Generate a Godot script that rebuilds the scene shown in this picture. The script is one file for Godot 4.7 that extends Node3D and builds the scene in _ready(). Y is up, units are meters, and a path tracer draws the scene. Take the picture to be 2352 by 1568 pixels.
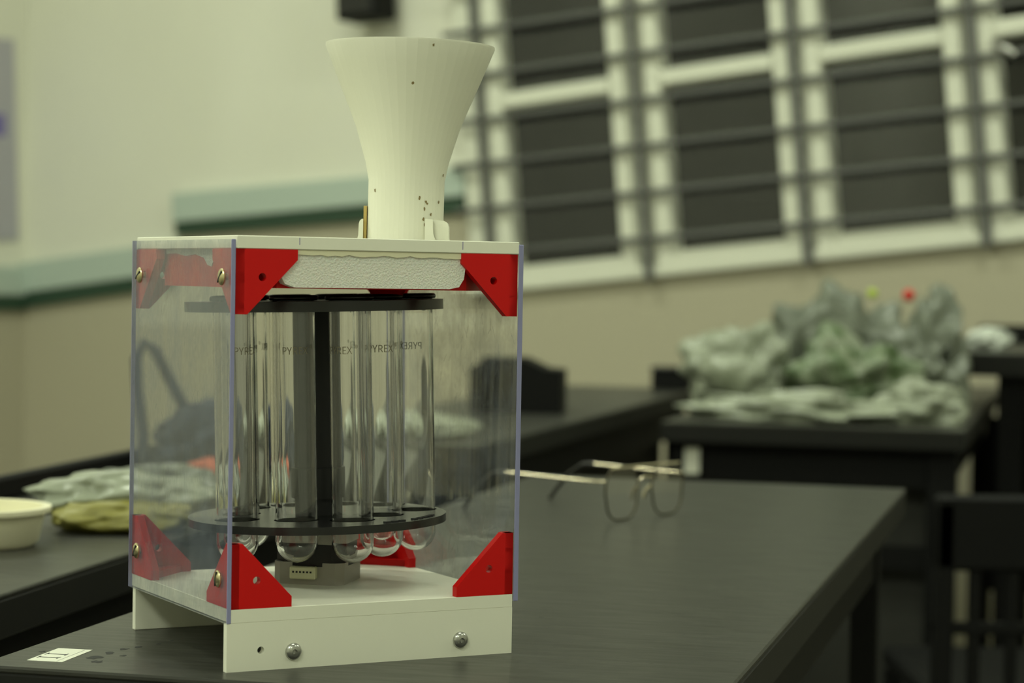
extends Node3D
# A test-tube dispenser on a lab table at night, in front of a grilled window wall.

const YAW := 0.48983            # how far the dispenser is turned on the table
const DEV := Vector3(-0.14746, 0.75, -1.22168)   # its front left foot on the table top
const TURN := -0.2431           # how far the rows of desks are turned in the room
const WALL_AT := Vector3(0, 0, -5.6)
const WALL_YAW := -PI / 6.0     # the window wall
const TILT := 0.103             # window and rails slope this much on their wall
const WIN := Vector2(0.013, 1.009)

var M := {}
var rng := RandomNumberGenerator.new()
var used := {}


func _ready() -> void:
	rng.seed = 11
	# ---------------------------------------------------------------- camera
	var cam := Camera3D.new()
	cam.name = "camera"
	var pitch := 0.027745814
	var roll := 0.016722539
	var cp := cos(pitch)
	var sp := sin(pitch)
	var cr := cos(roll)
	var sr := sin(roll)
	var r0 := Vector3(cr, -sr * cp, sr * sp)
	var r1 := Vector3(sr, cr * cp, -cr * sp)
	var r2 := Vector3(0, sp, cp)
	cam.transform = Transform3D(Basis(Vector3(r0.x, -r0.y, -r0.z), Vector3(-r1.x, r1.y, r1.z), Vector3(-r2.x, r2.y, r2.z)), Vector3(0, 0.9633, 0))
	cam.near = 0.05
	cam.far = 60.0
	cam.fov = rad_to_deg(2.0 * atan(1568.0 / 2.0 / 5274.0))
	var lens := CameraAttributesPhysical.new()
	lens.frustum_focal_length = 80.73
	lens.frustum_focus_distance = 1.29
	lens.frustum_near = 0.05
	lens.frustum_far = 60.0
	lens.exposure_aperture = 8.2
	cam.attributes = lens
	add_child(cam)
	cam.current = true
	# ---------------------------------------------------------------- night sky and exposure
	var world := WorldEnvironment.new()
	world.name = "environment"
	var env := Environment.new()
	env.background_mode = Environment.BG_COLOR
	env.background_color = Color(0.03, 0.033, 0.03)
	env.tonemap_mode = Environment.TONE_MAPPER_LINEAR
	env.tonemap_exposure = 0.98
	env.sdfgi_enabled = true
	env.ssao_enabled = true
	env.ssil_enabled = true
	world.environment = env
	add_child(world)
	materials()
	# ---------------------------------------------------------------- ceiling lamps (out of the picture, above)
	for spot in [[-0.2, 6.6, 7.5], [2.6, 6.6, 5.0], [5.2, 6.6, 3.2], [-0.2, 3.7, 4.2], [2.4, 3.7, 1.3], [5.2, 3.7, 1.0], [-0.2, 1.4, 2.6], [2.2, 1.4, 2.6], [4.6, 1.4, 2.6]]:
		ceiling_lamp(spot[0], spot[1], spot[2])
	room()
	windows()
	furniture()
	dispenser()
	tubes()
	glasses()
	clutter()


# ==================================================================== materials
func mat(color: Color, rough := 0.6, metal := 0.0, spec := 0.5) -> StandardMaterial3D:
	var m := StandardMaterial3D.new()
	m.albedo_color = color
	m.roughness = rough
	m.metallic = metal
	m.metallic_specular = spec
	return m


func noise_tex(freq: float, octaves := 3, size := 256, kind := FastNoiseLite.TYPE_SIMPLEX_SMOOTH, ramp: Gradient = null, sd := 3) -> NoiseTexture2D:
	var n := FastNoiseLite.new()
	n.seed = sd
	n.noise_type = kind
	n.frequency = freq
	n.fractal_octaves = octaves
	var t := NoiseTexture2D.new()
	t.width = size
	t.height = size
	t.seamless = true
	t.noise = n
	if ramp:
		t.color_ramp = ramp
	return t


func ramp2(a: Color, b: Color, from := 0.0, to := 1.0) -> Gradient:
	var g := Gradient.new()
	g.offsets = PackedFloat32Array([from, to])
	g.colors = PackedColorArray([a, b])
	return g


func materials() -> void:
	M.white = mat(Color(0.92, 0.915, 0.85), 0.42)
	M.white.heightmap_enabled = true
	M.white.heightmap_texture = noise_tex(0.03, 4, 256)
	M.white.heightmap_scale = 0.002
	M.white.uv1_triplanar = true
	M.white.uv1_scale = Vector3(30, 30, 30)
	M.white.backlight_enabled = true
	M.white.backlight = Color(0.3, 0.3, 0.24)
	M.red = mat(Color(0.78, 0.035, 0.03), 0.42, 0.0, 0.35)
	M.black = mat(Color(0.09, 0.09, 0.09), 0.27)
	M.seal = mat(Color(0.07, 0.065, 0.06), 0.3)
	M.shaft = mat(Color(0.085, 0.085, 0.085), 0.55)
	M.acrylic = mat(Color(1, 1, 1, 0.0), 0.0)
	M.acrylic.transparency = BaseMaterial3D.TRANSPARENCY_ALPHA
	M.acrylic_edge = mat(Color(0.54, 0.54, 0.69), 0.3)
	M.scuff = mat(Color(0.46, 0.49, 0.54, 1.0), 0.6)
	M.scuff.transparency = BaseMaterial3D.TRANSPARENCY_ALPHA
	M.scuff.albedo_texture = scuff_texture(5, 0.25, 0.16, 260, 0.7)
	M.scuff_light = mat(Color(0.55, 0.58, 0.64, 1.0), 0.6)
	M.scuff_light.transparency = BaseMaterial3D.TRANSPARENCY_ALPHA
	M.scuff_light.albedo_texture = scuff_texture(9, 0.11, 0.24, 420, 1.1)
	M.glass = mat(Color(1, 1, 1, 0.0), 0.0)
	M.glass.refraction_enabled = true
	M.glass.refraction_scale = 0.047
	M.print = mat(Color(0.54, 0.51, 0.43), 0.7)
	M.foam = mat(Color(0.90, 0.88, 0.84), 0.55)
	M.foam.heightmap_enabled = true
	M.foam.heightmap_texture = noise_tex(0.06, 3, 256, FastNoiseLite.TYPE_CELLULAR)
	M.foam.heightmap_scale = 0.045
	M.foam.uv1_triplanar = true
	M.foam.uv1_scale = Vector3(48, 48, 48)
	M.foam.subsurf_scatter_enabled = true
	M.foam.subsurf_scatter_strength = 0.15
	M.dirt = mat(Color(0.52, 0.45, 0.29), 0.8)
	M.steel = mat(Color(0.72, 0.72, 0.70), 0.28, 0.95)
	M.brass = mat(Color(0.80, 0.76, 0.60), 0.3, 0.95)
	M.rim_metal = mat(Color(0.30, 0.28, 0.23), 0.35, 0.9)
	M.gold = mat(Color(0.84, 0.80, 0.70), 0.22, 0.95)
	M.dark_tip = mat(Color(0.10, 0.09, 0.08), 0.4)
	M.motor = mat(Color(0.60, 0.59, 0.55), 0.45, 0.15)
	M.motor_dark = mat(Color(0.07, 0.07, 0.07), 0.6)
	M.connector = mat(Color(0.82, 0.82, 0.68), 0.4)
	M.paper_yellow = mat(Color(0.74, 0.64, 0.38), 0.8)
	var grain := noise_tex(0.02, 4, 512, FastNoiseLite.TYPE_SIMPLEX_SMOOTH, ramp2(Color(0.19, 0.19, 0.175), Color(0.255, 0.255, 0.235)), 8)
	M.laminate = mat(Color(1, 1, 1), 0.33)
	M.laminate.albedo_texture = grain
	M.laminate.uv1_triplanar = true
	M.laminate.uv1_scale = Vector3(1.3, 3.0, 9.0)
	M.laminate.roughness_texture = noise_tex(0.025, 4, 512, FastNoiseLite.TYPE_SIMPLEX_SMOOTH, ramp2(Color(0.75, 0.75, 0.75), Color(1, 1, 1)), 21)
	M.laminate.roughness = 0.36
	M.laminate.metallic_specular = 0.28
	M.edge = mat(Color(0.11, 0.11, 0.10), 0.55, 0.0, 0.3)
	M.frame_black = mat(Color(0.045, 0.045, 0.042), 0.6, 0.0, 0.28)
	M.panel_grey = mat(Color(0.20, 0.20, 0.185), 0.6, 0.0, 0.3)
	M.ink = mat(Color(0.13, 0.13, 0.12), 0.8)
	M.wall = mat(Color(0.86, 0.855, 0.80), 0.75)
	M.wall.albedo_texture = noise_tex(0.006, 3, 256, FastNoiseLite.TYPE_SIMPLEX_SMOOTH, ramp2(Color(0.96, 0.96, 0.95), Color(1, 1, 1)), 4)
	M.wall.uv1_triplanar = true
	M.wall.uv1_scale = Vector3(0.5, 0.5, 0.5)
	M.dado = mat(Color(0.67, 0.645, 0.56), 0.7)
	M.ceiling = mat(Color(0.86, 0.86, 0.82), 0.85)
	M.floor = mat(Color(0.42, 0.41, 0.37), 0.5)
	M.teal = mat(Color(0.68, 0.73, 0.69), 0.6)
	M.green = mat(Color(0.16, 0.26, 0.19), 0.6)
	M.window_white = mat(Color(0.84, 0.84, 0.78), 0.5)
	M.window_glass = mat(Color(1, 1, 1, 0.0), 0.02, 0.0, 0.45)
	M.window_glass.transparency = BaseMaterial3D.TRANSPARENCY_ALPHA
	M.bar = mat(Color(0.34, 0.34, 0.33), 0.55)
	M.poster = mat(Color(0.64, 0.63, 0.66), 0.7)
	M.violet = mat(Color(0.42, 0.38, 0.62), 0.7)
	M.cream = mat(Color(0.88, 0.86, 0.74), 0.45)
	M.bag_white = mat(Color(0.56, 0.58, 0.51), 0.3)
	M.bag_green = mat(Color(1, 1, 1), 0.4)
	M.bag_green.albedo_texture = noise_tex(0.012, 2, 256, FastNoiseLite.TYPE_SIMPLEX_SMOOTH, ramp2(Color(0.52, 0.55, 0.47), Color(0.27, 0.35, 0.20), 0.42, 0.60), 31)
	M.bag_green.uv1_triplanar = true
	M.bag_green.uv1_scale = Vector3(4, 8, 4)
	M.bag_grey = mat(Color(0.42, 0.44, 0.39), 0.3)
	for k in ["bag_white", "bag_green", "bag_grey"]:
		M[k].backlight_enabled = true
		M[k].backlight = Color(0.15, 0.15, 0.15)
	M.bag_yellow = mat(Color(0.50, 0.48, 0.22), 0.5)
	M.navy = mat(Color(0.12, 0.15, 0.22), 0.8)
	M.coral = mat(Color(0.72, 0.36, 0.26), 0.8)
	M.paper = mat(Color(0.86, 0.86, 0.80), 0.7)
	M.ball_red = mat(Color(0.75, 0.14, 0.08), 0.4)
	M.ball_green = mat(Color(0.66, 0.74, 0.22), 0.4)
	M.foil = mat(Color(0.80, 0.82, 0.78), 0.25, 0.3)
	M.housing = mat(Color(0.85, 0.85, 0.82), 0.5)
	M.lamp = mat(Color(1, 1, 0.9), 0.5)
	M.lamp.emission_enabled = true
	M.lamp.emission = Color(0.963, 1.0, 0.905)
	M.lamp.emission_energy_multiplier = 11.0


func scuff_texture(sd: int, base: float, swing: float, scratches: int, stretch: float) -> ImageTexture:
	# fine grime on a clear sheet: even haze, cloudy wipes and a few hairline scratches, all in the alpha
	var n := FastNoiseLite.new()
	n.seed = sd
	n.frequency = 0.016
	n.fractal_octaves = 5
	var fine := FastNoiseLite.new()
	fine.seed = sd + 1
	fine.frequency = 0.12
	fine.fractal_octaves = 2
	var s := 384
	var im := Image.create_empty(s, s, false, Image.FORMAT_RGBA8)
	for y in s:
		for x in s:
			var a := base + swing * (n.get_noise_2d(x, y * stretch) + 0.15) + 0.05 * fine.get_noise_2d(x, y * stretch)
			im.set_pixel(x, y, Color(1, 1, 1, clampf(a, 0.01, 0.6)))
	var r := RandomNumberGenerator.new()
	r.seed = sd + 2
	for k in scratches:
		var p := Vector2(r.randf() * s, r.randf() * s)
		var d := Vector2.from_angle(r.randf_range(-2.4, -0.7))
		for i in r.randi_range(3, 16):
			var q := p + d * i
			if q.x >= 0 and q.y >= 0 and q.x < s and q.y < s:
				im.set_pixelv(Vector2i(q), Color(1, 1, 1, r.randf_range(0.3, 0.55)))
	return ImageTexture.create_from_image(im)


# ==================================================================== mesh helpers
func begin() -> SurfaceTool:
	var st := SurfaceTool.new()
	st.begin(Mesh.PRIMITIVE_TRIANGLES)
	return st


func tri(st: SurfaceTool, a: Vector3, b: Vector3, c: Vector3, n: Vector3) -> void:
	var g := (b - a).cross(c - a)
	if g.length_squared() < 1e-20:
		return
	var face := g.normalized() if g.dot(n) > 0 else -g.normalized()
	st.set_normal(face)
	st.add_vertex(a)
	if g.dot(n) > 0:
		st.add_vertex(c)
		st.add_vertex(b)
	else:
		st.add_vertex(b)
		st.add_vertex(c)


func tri_n(st: SurfaceTool, p: Array, nn: Array) -> void:
	# a triangle with its own normals; wound so that it faces along them
	var g: Vector3 = (p[1] - p[0]).cross(p[2] - p[0])
	if g.length_squared() < 1e-22:
		return
	var order := [0, 2, 1] if g.dot(nn[0] + nn[1] + nn[2]) > 0 else [0, 1, 2]
	for k in order:
		st.set_normal(nn[k])
		st.add_vertex(p[k])


func poly(st: SurfaceTool, pts: Array, n: Vector3) -> void:
	for k in range(1, pts.size() - 1):
		tri(st, pts[0], pts[k], pts[k + 1], n)


func box(st: SurfaceTool, lo: Vector3, hi: Vector3, bev := 0.0, t := Transform3D()) -> void:
	var c := (lo + hi) / 2.0
	var h := ((hi - lo) / 2.0).abs()
	var b: float = min(bev, min(h.x, min(h.y, h.z)) * 0.9)
	var v := func(s: Vector3, axis: int) -> Vector3:
		var q := s * (h - Vector3(b, b, b))
		q[axis] = s[axis] * h[axis]
		return t * (c + q)
	for axis in 3:
		for sg in [-1.0, 1.0]:
			var u := (axis + 1) % 3
			var w := (axis + 2) % 3
			var pts := []
			for k in [[-1, -1], [1, -1], [1, 1], [-1, 1]]:
				var s := Vector3()
				s[axis] = sg
				s[u] = k[0]
				s[w] = k[1]
				pts.append(v.call(s, axis))
			var n := Vector3()
			n[axis] = sg
			poly(st, pts, t.basis * n)
	if b <= 0.0:
		return
	for axis in 3:          # edges along this axis
		var u := (axis + 1) % 3
		var w := (axis + 2) % 3
		for su in [-1.0, 1.0]:
			for sw in [-1.0, 1.0]:
				var s0 := Vector3()
				s0[u] = su
				s0[w] = sw
				var s1 := s0
				s0[axis] = -1
				s1[axis] = 1
				var n := Vector3()
				n[u] = su
				n[w] = sw
				poly(st, [v.call(s0, u), v.call(s1, u), v.call(s1, w), v.call(s0, w)], t.basis * n)
	for x in [-1.0, 1.0]:
		for y in [-1.0, 1.0]:
			for z in [-1.0, 1.0]:
				var s := Vector3(x, y, z)
				tri(st, v.call(s, 0), v.call(s, 1), v.call(s, 2), t.basis * s)


func prism(st: SurfaceTool, pts: PackedVector2Array, y0: float, y1: float, t := Transform3D()) -> void:
	# polygon in x,z (given as x,y) pulled up from y0 to y1
	var big := PackedVector2Array()
	for q in pts:
		big.append(q * 1000.0)
	var ids := Geometry2D.triangulate_polygon(big)
	var up := t.basis.y
	for k in range(0, ids.size(), 3):
		var a := pts[ids[k]]
		var b := pts[ids[k + 1]]
		var c := pts[ids[k + 2]]
		tri(st, t * Vector3(a.x, y1, a.y), t * Vector3(b.x, y1, b.y), t * Vector3(c.x, y1, c.y), up)
		tri(st, t * Vector3(a.x, y0, a.y), t * Vector3(b.x, y0, b.y), t * Vector3(c.x, y0, c.y), -up)
	var area := 0.0
	for k in pts.size():
		area += pts[k].cross(pts[(k + 1) % pts.size()])
	for k in pts.size():
		var a := pts[k]
		var b := pts[(k + 1) % pts.size()]
		var d := (b - a) * signf(area)
		var n := t.basis * Vector3(d.y, 0, -d.x)
		poly(st, [t * Vector3(a.x, y0, a.y), t * Vector3(b.x, y0, b.y), t * Vector3(b.x, y1, b.y), t * Vector3(a.x, y1, a.y)], n)


func sampled(pts: PackedVector2Array, step: float) -> PackedVector2Array:
	var out := PackedVector2Array()
	for k in pts.size():
		var a := pts[k]
		var b := pts[(k + 1) % pts.size()]
		var n := maxi(1, ceili(a.distance_to(b) / step))
		for i in n:
			out.append(a.lerp(b, float(i) / n))
	return out


func ring(c: Vector2, r: float, n := 28) -> PackedVector2Array:
	var out := PackedVector2Array()
	for k in n:
		out.append(c + Vector2.from_angle(TAU * k / n) * r)
	return out


func perforated(st: SurfaceTool, outer: PackedVector2Array, holes: Array, y0: float, y1: float, t := Transform3D(), step := 0.0, round_sides := false) -> void:
	# a convex plate in x,z with convex holes cut through it
	var o := sampled(outer, step) if step > 0.0 else outer
	var all := o.duplicate()
	for h in holes:
		all.append_array(h)
	var big := PackedVector2Array()
	for q in all:
		big.append(q * 1000.0)
	var ids := Geometry2D.triangulate_delaunay(big)
	var up := t.basis.y
	for k in range(0, ids.size(), 3):
		var a := all[ids[k]]
		var b := all[ids[k + 1]]
		var c := all[ids[k + 2]]
		var mid := (a + b + c) / 3.0
		var inside := false
		for h in holes:
			if Geometry2D.is_point_in_polygon(mid, h):
				inside = true
		if inside:
			continue
		tri(st, t * Vector3(a.x, y1, a.y), t * Vector3(b.x, y1, b.y), t * Vector3(c.x, y1, c.y), up)
		tri(st, t * Vector3(a.x, y0, a.y), t * Vector3(b.x, y0, b.y), t * Vector3(c.x, y0, c.y), -up)
	for loop in [o] + holes:
		var centre := Vector2()
		for p in loop:
			centre += p
		centre /= loop.size()
		var sg := 1.0 if loop == o else -1.0
		for k in loop.size():
			var a: Vector2 = loop[k]
			var b: Vector2 = loop[(k + 1) % loop.size()]
			var e := (b - a).normalized()
			var n2 := Vector2(e.y, -e.x)
			if n2.dot((a + b) / 2.0 - centre) < 0:
				n2 = -n2
			var na := n2
			var nb := n2
			if round_sides or loop != o:
				na = (a - centre).normalized()
				nb = (b - centre).normalized()
			var wa := t.basis * Vector3(na.x, 0, na.y) * sg
			var wb := t.basis * Vector3(nb.x, 0, nb.y) * sg
			var p0 := t * Vector3(a.x, y0, a.y)
			var p1 := t * Vector3(b.x, y0, b.y)
			var p2 := t * Vector3(b.x, y1, b.y)
			var p3 := t * Vector3(a.x, y1, a.y)
			tri_n(st, [p0, p1, p2], [wa, wb, wb])
			tri_n(st, [p0, p2, p3], [wa, wb, wa])


func lathe(st: SurfaceTool, prof: Array, seg := 48, t := Transform3D(), flat := false) -> void:
	# profile of (radius, height); the solid lies to the left of the way it runs (up on the outside, down on the inside)
	var fn := []
	for k in prof.size() - 1:
		var d: Vector2 = prof[k + 1] - prof[k]
		fn.append(Vector2(d.y, -d.x).normalized())
	for k in prof.size() - 1:
		var a: Vector2 = prof[k]
		var b: Vector2 = prof[k + 1]
		var n0: Vector2 = fn[k]
		var n1: Vector2 = fn[k]
		if k > 0 and fn[k].dot(fn[k - 1]) > 0.72:
			n0 = (fn[k] + fn[k - 1]).normalized()
		if k < fn.size() - 1 and fn[k].dot(fn[k + 1]) > 0.72:
			n1 = (fn[k] + fn[k + 1]).normalized()
		for i in seg:
			var u0 := TAU * i / seg
			var u1 := TAU * (i + 1) / seg
			var m := (u0 + u1) / 2.0
			var at := func(p: Vector2, u: float) -> Vector3: return t * Vector3(p.x * cos(u), p.y, p.x * sin(u))
			var nr := func(n: Vector2, u: float) -> Vector3: return (t.basis * Vector3(n.x * cos(m if flat else u), n.y, n.x * sin(m if flat else u))).normalized()
			tri_n(st, [at.call(a, u0), at.call(a, u1), at.call(b, u1)], [nr.call(n0, u0), nr.call(n0, u1), nr.call(n1, u1)])
			tri_n(st, [at.call(a, u0), at.call(b, u1), at.call(b, u0)], [nr.call(n0, u0), nr.call(n1, u1), nr.call(n1, u0)])


func pipe(st: SurfaceTool, pts: Array, r: float, seg := 10, closed := false) -> void:
	var n := pts.size()
	var rings := []
	var normals := []
	var up := Vector3(0.13, 0.97, 0.2).normalized()
	for k in n:
		var a: Vector3 = pts[(k - 1 + n) % n] if closed or k > 0 else pts[k]
		var b: Vector3 = pts[(k + 1) % n] if closed or k < n - 1 else pts[k]
		var d := (b - a).normalized()
		var x := up.cross(d).normalized()
		if x.length() < 0.5:
			x = Vector3.RIGHT
		var y := d.cross(x).normalized()
		up = y
		var row := []
		var nrow := []
		for i in seg:
			var q := x * cos(TAU * i / seg) + y * sin(TAU * i / seg)
			nrow.append(q)
			row.append(pts[k] + q * r)
		rings.append(row)
		normals.append(nrow)
	for k in (n if closed else n - 1):
		var j := (k + 1) % n
		for i in seg:
			var i2 := (i + 1) % seg
			tri_n(st, [rings[k][i], rings[k][i2], rings[j][i2]], [normals[k][i], normals[k][i2], normals[j][i2]])
			tri_n(st, [rings[k][i], rings[j][i2], rings[j][i]], [normals[k][i], normals[j][i2], normals[j][i]])
	if not closed:
		poly(st, rings[0], pts[0] - pts[1])
		poly(st, rings[n - 1], pts[n - 1] - pts[n - 2])


func crumpled(size: Vector3, sd: int, rough := 0.35, nu := 72, nv := 44) -> SurfaceTool:
	# a creased soft lump standing on y = 0
	var st := begin()
	var f := FastNoiseLite.new()
	f.seed = sd
	f.noise_type = FastNoiseLite.TYPE_SIMPLEX_SMOOTH
	f.fractal_octaves = 2
	f.frequency = 0.7
	var r := RandomNumberGenerator.new()
	r.seed = sd
	var folds := []
	for k in 9:
		folds.append([Vector3(r.randf_range(-1, 1), r.randf_range(-1, 1) * 0.8, r.randf_range(-1, 1)).normalized(), r.randf_range(0.6, 1.9), r.randf(), r.randf_range(0.5, 1.0)])
	var at := func(i: int, j: int) -> Vector3:
		var th := TAU * (i % nu) / nu
		var ph := PI * j / nv
		var d := Vector3(sin(ph) * cos(th), cos(ph), sin(ph) * sin(th))
		var w := d + Vector3(f.get_noise_3d(d.x * 2, d.y * 2, d.z * 2), f.get_noise_3d(d.x * 2 + 9, d.y * 2, d.z * 2), f.get_noise_3d(d.x * 2, d.y * 2 + 7, d.z * 2)) * 0.35
		var k := 1.0 + rough * 0.6 * f.get_noise_3d(d.x * 1.5, d.y * 1.5, d.z * 1.5)
		for fo in folds:
			k += rough * 0.16 * fo[3] * (absf(fposmod(w.dot(fo[0]) * fo[1] + fo[2], 1.0) - 0.5) * 4.0 - 1.0)
		var p := d * k
		p.y = (p.y + 0.62) / 1.62
		if p.y < 0.0:
			p.y = 0.0
		return Vector3(p.x * size.x / 2, p.y * size.y, p.z * size.z / 2)
	st.set_smooth_group(0)
	for j in nv:
		for i in nu:
			var a: Vector3 = at.call(i, j)
			var b: Vector3 = at.call(i + 1, j)
			var c: Vector3 = at.call(i + 1, j + 1)
			var d: Vector3 = at.call(i, j + 1)
			var out := (a + c) / 2.0 - Vector3(0, size.y * 0.3, 0)
			for q in [[a, b, c], [a, c, d]]:
				var g: Vector3 = (q[1] - q[0]).cross(q[2] - q[0])
				if g.length_squared() < 1e-18:
					continue
				st.add_vertex(q[0])
				st.add_vertex(q[2] if g.dot(out) > 0 else q[1])
				st.add_vertex(q[1] if g.dot(out) > 0 else q[2])
	st.generate_normals()
	return st


# ==================================================================== object helpers
func numbered(called: String) -> String:
	var k: int = used.get(called, 0)
	used[called] = k + 1
	return called if k == 0 else "%s_%03d" % [called, k]


func obj(called: String, st, m: Material, parent: Node = self) -> MeshInstance3D:
	var o := MeshInstance3D.new()
	o.name = numbered(called) if parent == self else called
	o.mesh = st.commit() if st is SurfaceTool else st
	o.material_override = m
	parent.add_child(o, true)
	return o


func tag(o: Node, label: String, category: String, group := "") -> Node:
	o.set_meta("label", label)
	o.set_meta("category", category)
	if group:
		o.set_meta("group", group)
	return o


func thing(called: String, label: String, category: String, t := Transform3D(), group := "") -> Node3D:
	var o := Node3D.new()
	o.name = numbered(called)
	o.transform = t
	add_child(o)
	tag(o, label, category, group)
	return o


func struct(called: String, st, m: Material, label: String, t := Transform3D()) -> MeshInstance3D:
	var o := obj(called, st, m)
	o.transform = t
	o.set_meta("kind", "structure")
	o.set_meta("label", label)
	return o


func wall_frame() -> Transform3D:
	return Transform3D(Basis(Vector3.UP, WALL_YAW), WALL_AT)


func window_frame() -> Transform3D:
	# x along the sloping windows, y up them, z into the room; origin at the lower left corner of the first pane
	return wall_frame() * Transform3D(Basis(Vector3.BACK, TILT), Vector3(WIN.x, WIN.y, 0))


func row_frame(s: float, l: float, y := 0.0) -> Transform3D:
	# the desks stand in rows: s across a row, l away from the camera
	var b := Basis(Vector3.UP, TURN)
	return Transform3D(b, b.x * s - b.z * l + Vector3(0, y, 0))


# ==================================================================== lamps and room
func ceiling_lamp(u: float, n: float, energy: float) -> void:
	var t := wall_frame() * Transform3D(Basis(), Vector3(u, 3.16, n))
	var lamp := thing("ceiling_lamp", "twin tube fluorescent fitting on the ceiling", "lamp", t, "fluorescent fittings on the ceiling")
	var st := begin()
	box(st, Vector3(-0.62, -0.05, -0.09), Vector3(0.62, 0.04, 0.09), 0.008)
	obj("housing", st, M.housing, lamp)
	for z in [-0.045, 0.045]:
		var tb := begin()
		pipe(tb, [Vector3(-0.59, -0.07, z), Vector3(0.59, -0.07, z)], 0.013, 12)
		obj("fluorescent_tube", tb, M.lamp, lamp)
	var light := AreaLight3D.new()
	light.name = "lamp_light"
	light.area_size = Vector2(1.18, 0.13)
	light.light_color = Color(0.963, 1.0, 0.905)
	light.light_energy = energy
	light.area_range = 14.0
	light.area_attenuation = 2.0
	light.shadow_enabled = true
	light.transform = Transform3D(Basis(Vector3.RIGHT, -PI / 2), Vector3(0, -0.09, 0))
	lamp.add_child(light, true)


func room() -> void:
	var w := wall_frame()
	var flat_up := Transform3D(Basis(Vector3.RIGHT, PI / 2), Vector3())   # plates drawn in x,z come to stand as x,-y... turned so that z points into the room
	var st := begin()
	box(st, Vector3(-1.7, -0.1, -0.12), Vector3(7.0, 0.0, 9.0))
	struct("floor", st, M.floor, "grey floor under the desks", w)
	st = begin()
	box(st, Vector3(-1.7, 3.2, -0.12), Vector3(7.0, 3.3, 9.0))
	struct("ceiling", st, M.ceiling, "white ceiling above the classroom", w)
	# the window wall with one sloping opening for the windows
	st = begin()
	var hole := PackedVector2Array()
	for c in [[-0.05, -0.045], [2.36, -0.045], [2.36, 1.06], [-0.05, 1.06]]:
		var p := WIN + Vector2(c[0], c[1]).rotated(TILT)
		hole.append(Vector2(p.x, -p.y))
	hole = sampled(hole, 0.1)
	perforated(st, PackedVector2Array([Vector2(-1.7, 0), Vector2(6.9, 0), Vector2(6.9, -3.2), Vector2(-1.7, -3.2)]), [hole], -0.12, 0.0, flat_up, 0.15)
	struct("wall_back", st, M.wall, "cream painted wall with the grilled windows", w)
	st = begin()
	box(st, Vector3(-1.68, 0, 0), Vector3(-1.563, 3.2, 9.0))
	struct("wall_left", st, M.wall, "cream wall at the left with a poster", w)
	st = begin()
	box(st, Vector3(6.8, 0, 0), Vector3(6.9, 3.2, 9.0))
	struct("wall_right", st, M.wall, "cream side wall beyond the desks", w)
	st = begin()
	box(st, Vector3(-1.56, 0, 8.9), Vector3(6.8, 3.2, 9.0))
	struct("wall_front", st, M.wall, "cream wall behind the camera", w)
	# beige lower wall, stepping up under the rails to the window sill
	st = begin()
	var pts := PackedVector2Array([Vector2(-1.562, 0), Vector2(-1.562, 0.86), Vector2(-1.028, 0.93), Vector2(-1.023, 1.06), Vector2(-0.13, 1.12), Vector2(-0.11, 0.925), Vector2(6.79, 1.63), Vector2(6.79, 0)])
	for k in pts.size():
		pts[k].y = -pts[k].y
	prism(st, pts, 0.001, 0.006, flat_up)
	struct("trim_1", st, M.dado, "beige painted lower part of the window wall", w)
	rail("trim_2", PackedVector2Array([Vector2(-1.032, 1.171), Vector2(-0.13, 1.231), Vector2(-0.13, 1.163), Vector2(-1.027, 1.096)]), PackedVector2Array([Vector2(-1.027, 1.096), Vector2(-0.13, 1.163), Vector2(-0.13, 1.121), Vector2(-1.023, 1.062)]), "upper teal and dark green rail beside the window")
	rail("trim_3", PackedVector2Array([Vector2(-1.562, 0.98), Vector2(-1.03, 1.044), Vector2(-1.03, 0.964), Vector2(-1.561, 0.899)]), PackedVector2Array([Vector2(-1.561, 0.899), Vector2(-1.03, 0.964), Vector2(-1.03, 0.926), Vector2(-1.561, 0.856)]), "lower teal and dark green rail near the room corner")
	# the same rail goes on round the corner along the left wall
	var lt := w * Transform3D(Basis(Vector3.UP, PI / 2), Vector3(-1.563, 0, 0))   # x runs back to the corner reversed: towards -z of the room
	st = begin()
	box(st, Vector3(-2.5, 0.892, 0.0), Vector3(-0.02, 0.972, 0.025), 0.003)
	var lr := struct("trim_4", st, M.teal, "teal and dark green rail on the left wall", lt)
	st = begin()
	box(st, Vector3(-2.5, 0.85, 0.0), Vector3(-0.02, 0.892, 0.02), 0.003)
	obj("green_band", st, M.green, lr)
	st = begin()
	box(st, Vector3(-8.8, 0.0, 0.0), Vector3(-0.001, 0.85, 0.005))
	struct("trim_6", st, M.dado, "beige painted lower part of the left wall", lt)
	# poster
	var ps := begin()
	box(ps, Vector3(-0.62, 0, 0.001), Vector3(0, 0.55, 0.005), 0.0)
	var po := thing("poster", "pale lavender poster on the left wall cut by the picture edge", "poster", lt * Transform3D(Basis(Vector3.BACK, 0.05), Vector3(-0.035, 1.045, 0)))
	obj("sheet", ps, M.poster, po)
	ps = begin()
	for b in [[-0.34, -0.045, 0.285, 0.345], [-0.56, -0.38, 0.28, 0.35], [-0.5, -0.1, 0.1, 0.115], [-0.5, -0.16, 0.13, 0.145], [-0.5, -0.12, 0.16, 0.175]]:
		box(ps, Vector3(b[0], b[2], 0.005), Vector3(b[1], b[3], 0.0058))
	obj("printed_heading", ps, M.violet, po)
	# black box high on the wall
	var sp := thing("wall_box", "small black box fixed high on the cream wall", "speaker", w * Transform3D(Basis(Vector3.BACK, 0.06), Vector3(-0.445, 1.592, 0)))
	st = begin()
	box(st, Vector3(0, 0, 0.03), Vector3(0.118, 0.2, 0.13), 0.006)
	obj("cabinet", st, M.frame_black, sp)
	st = begin()
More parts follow.
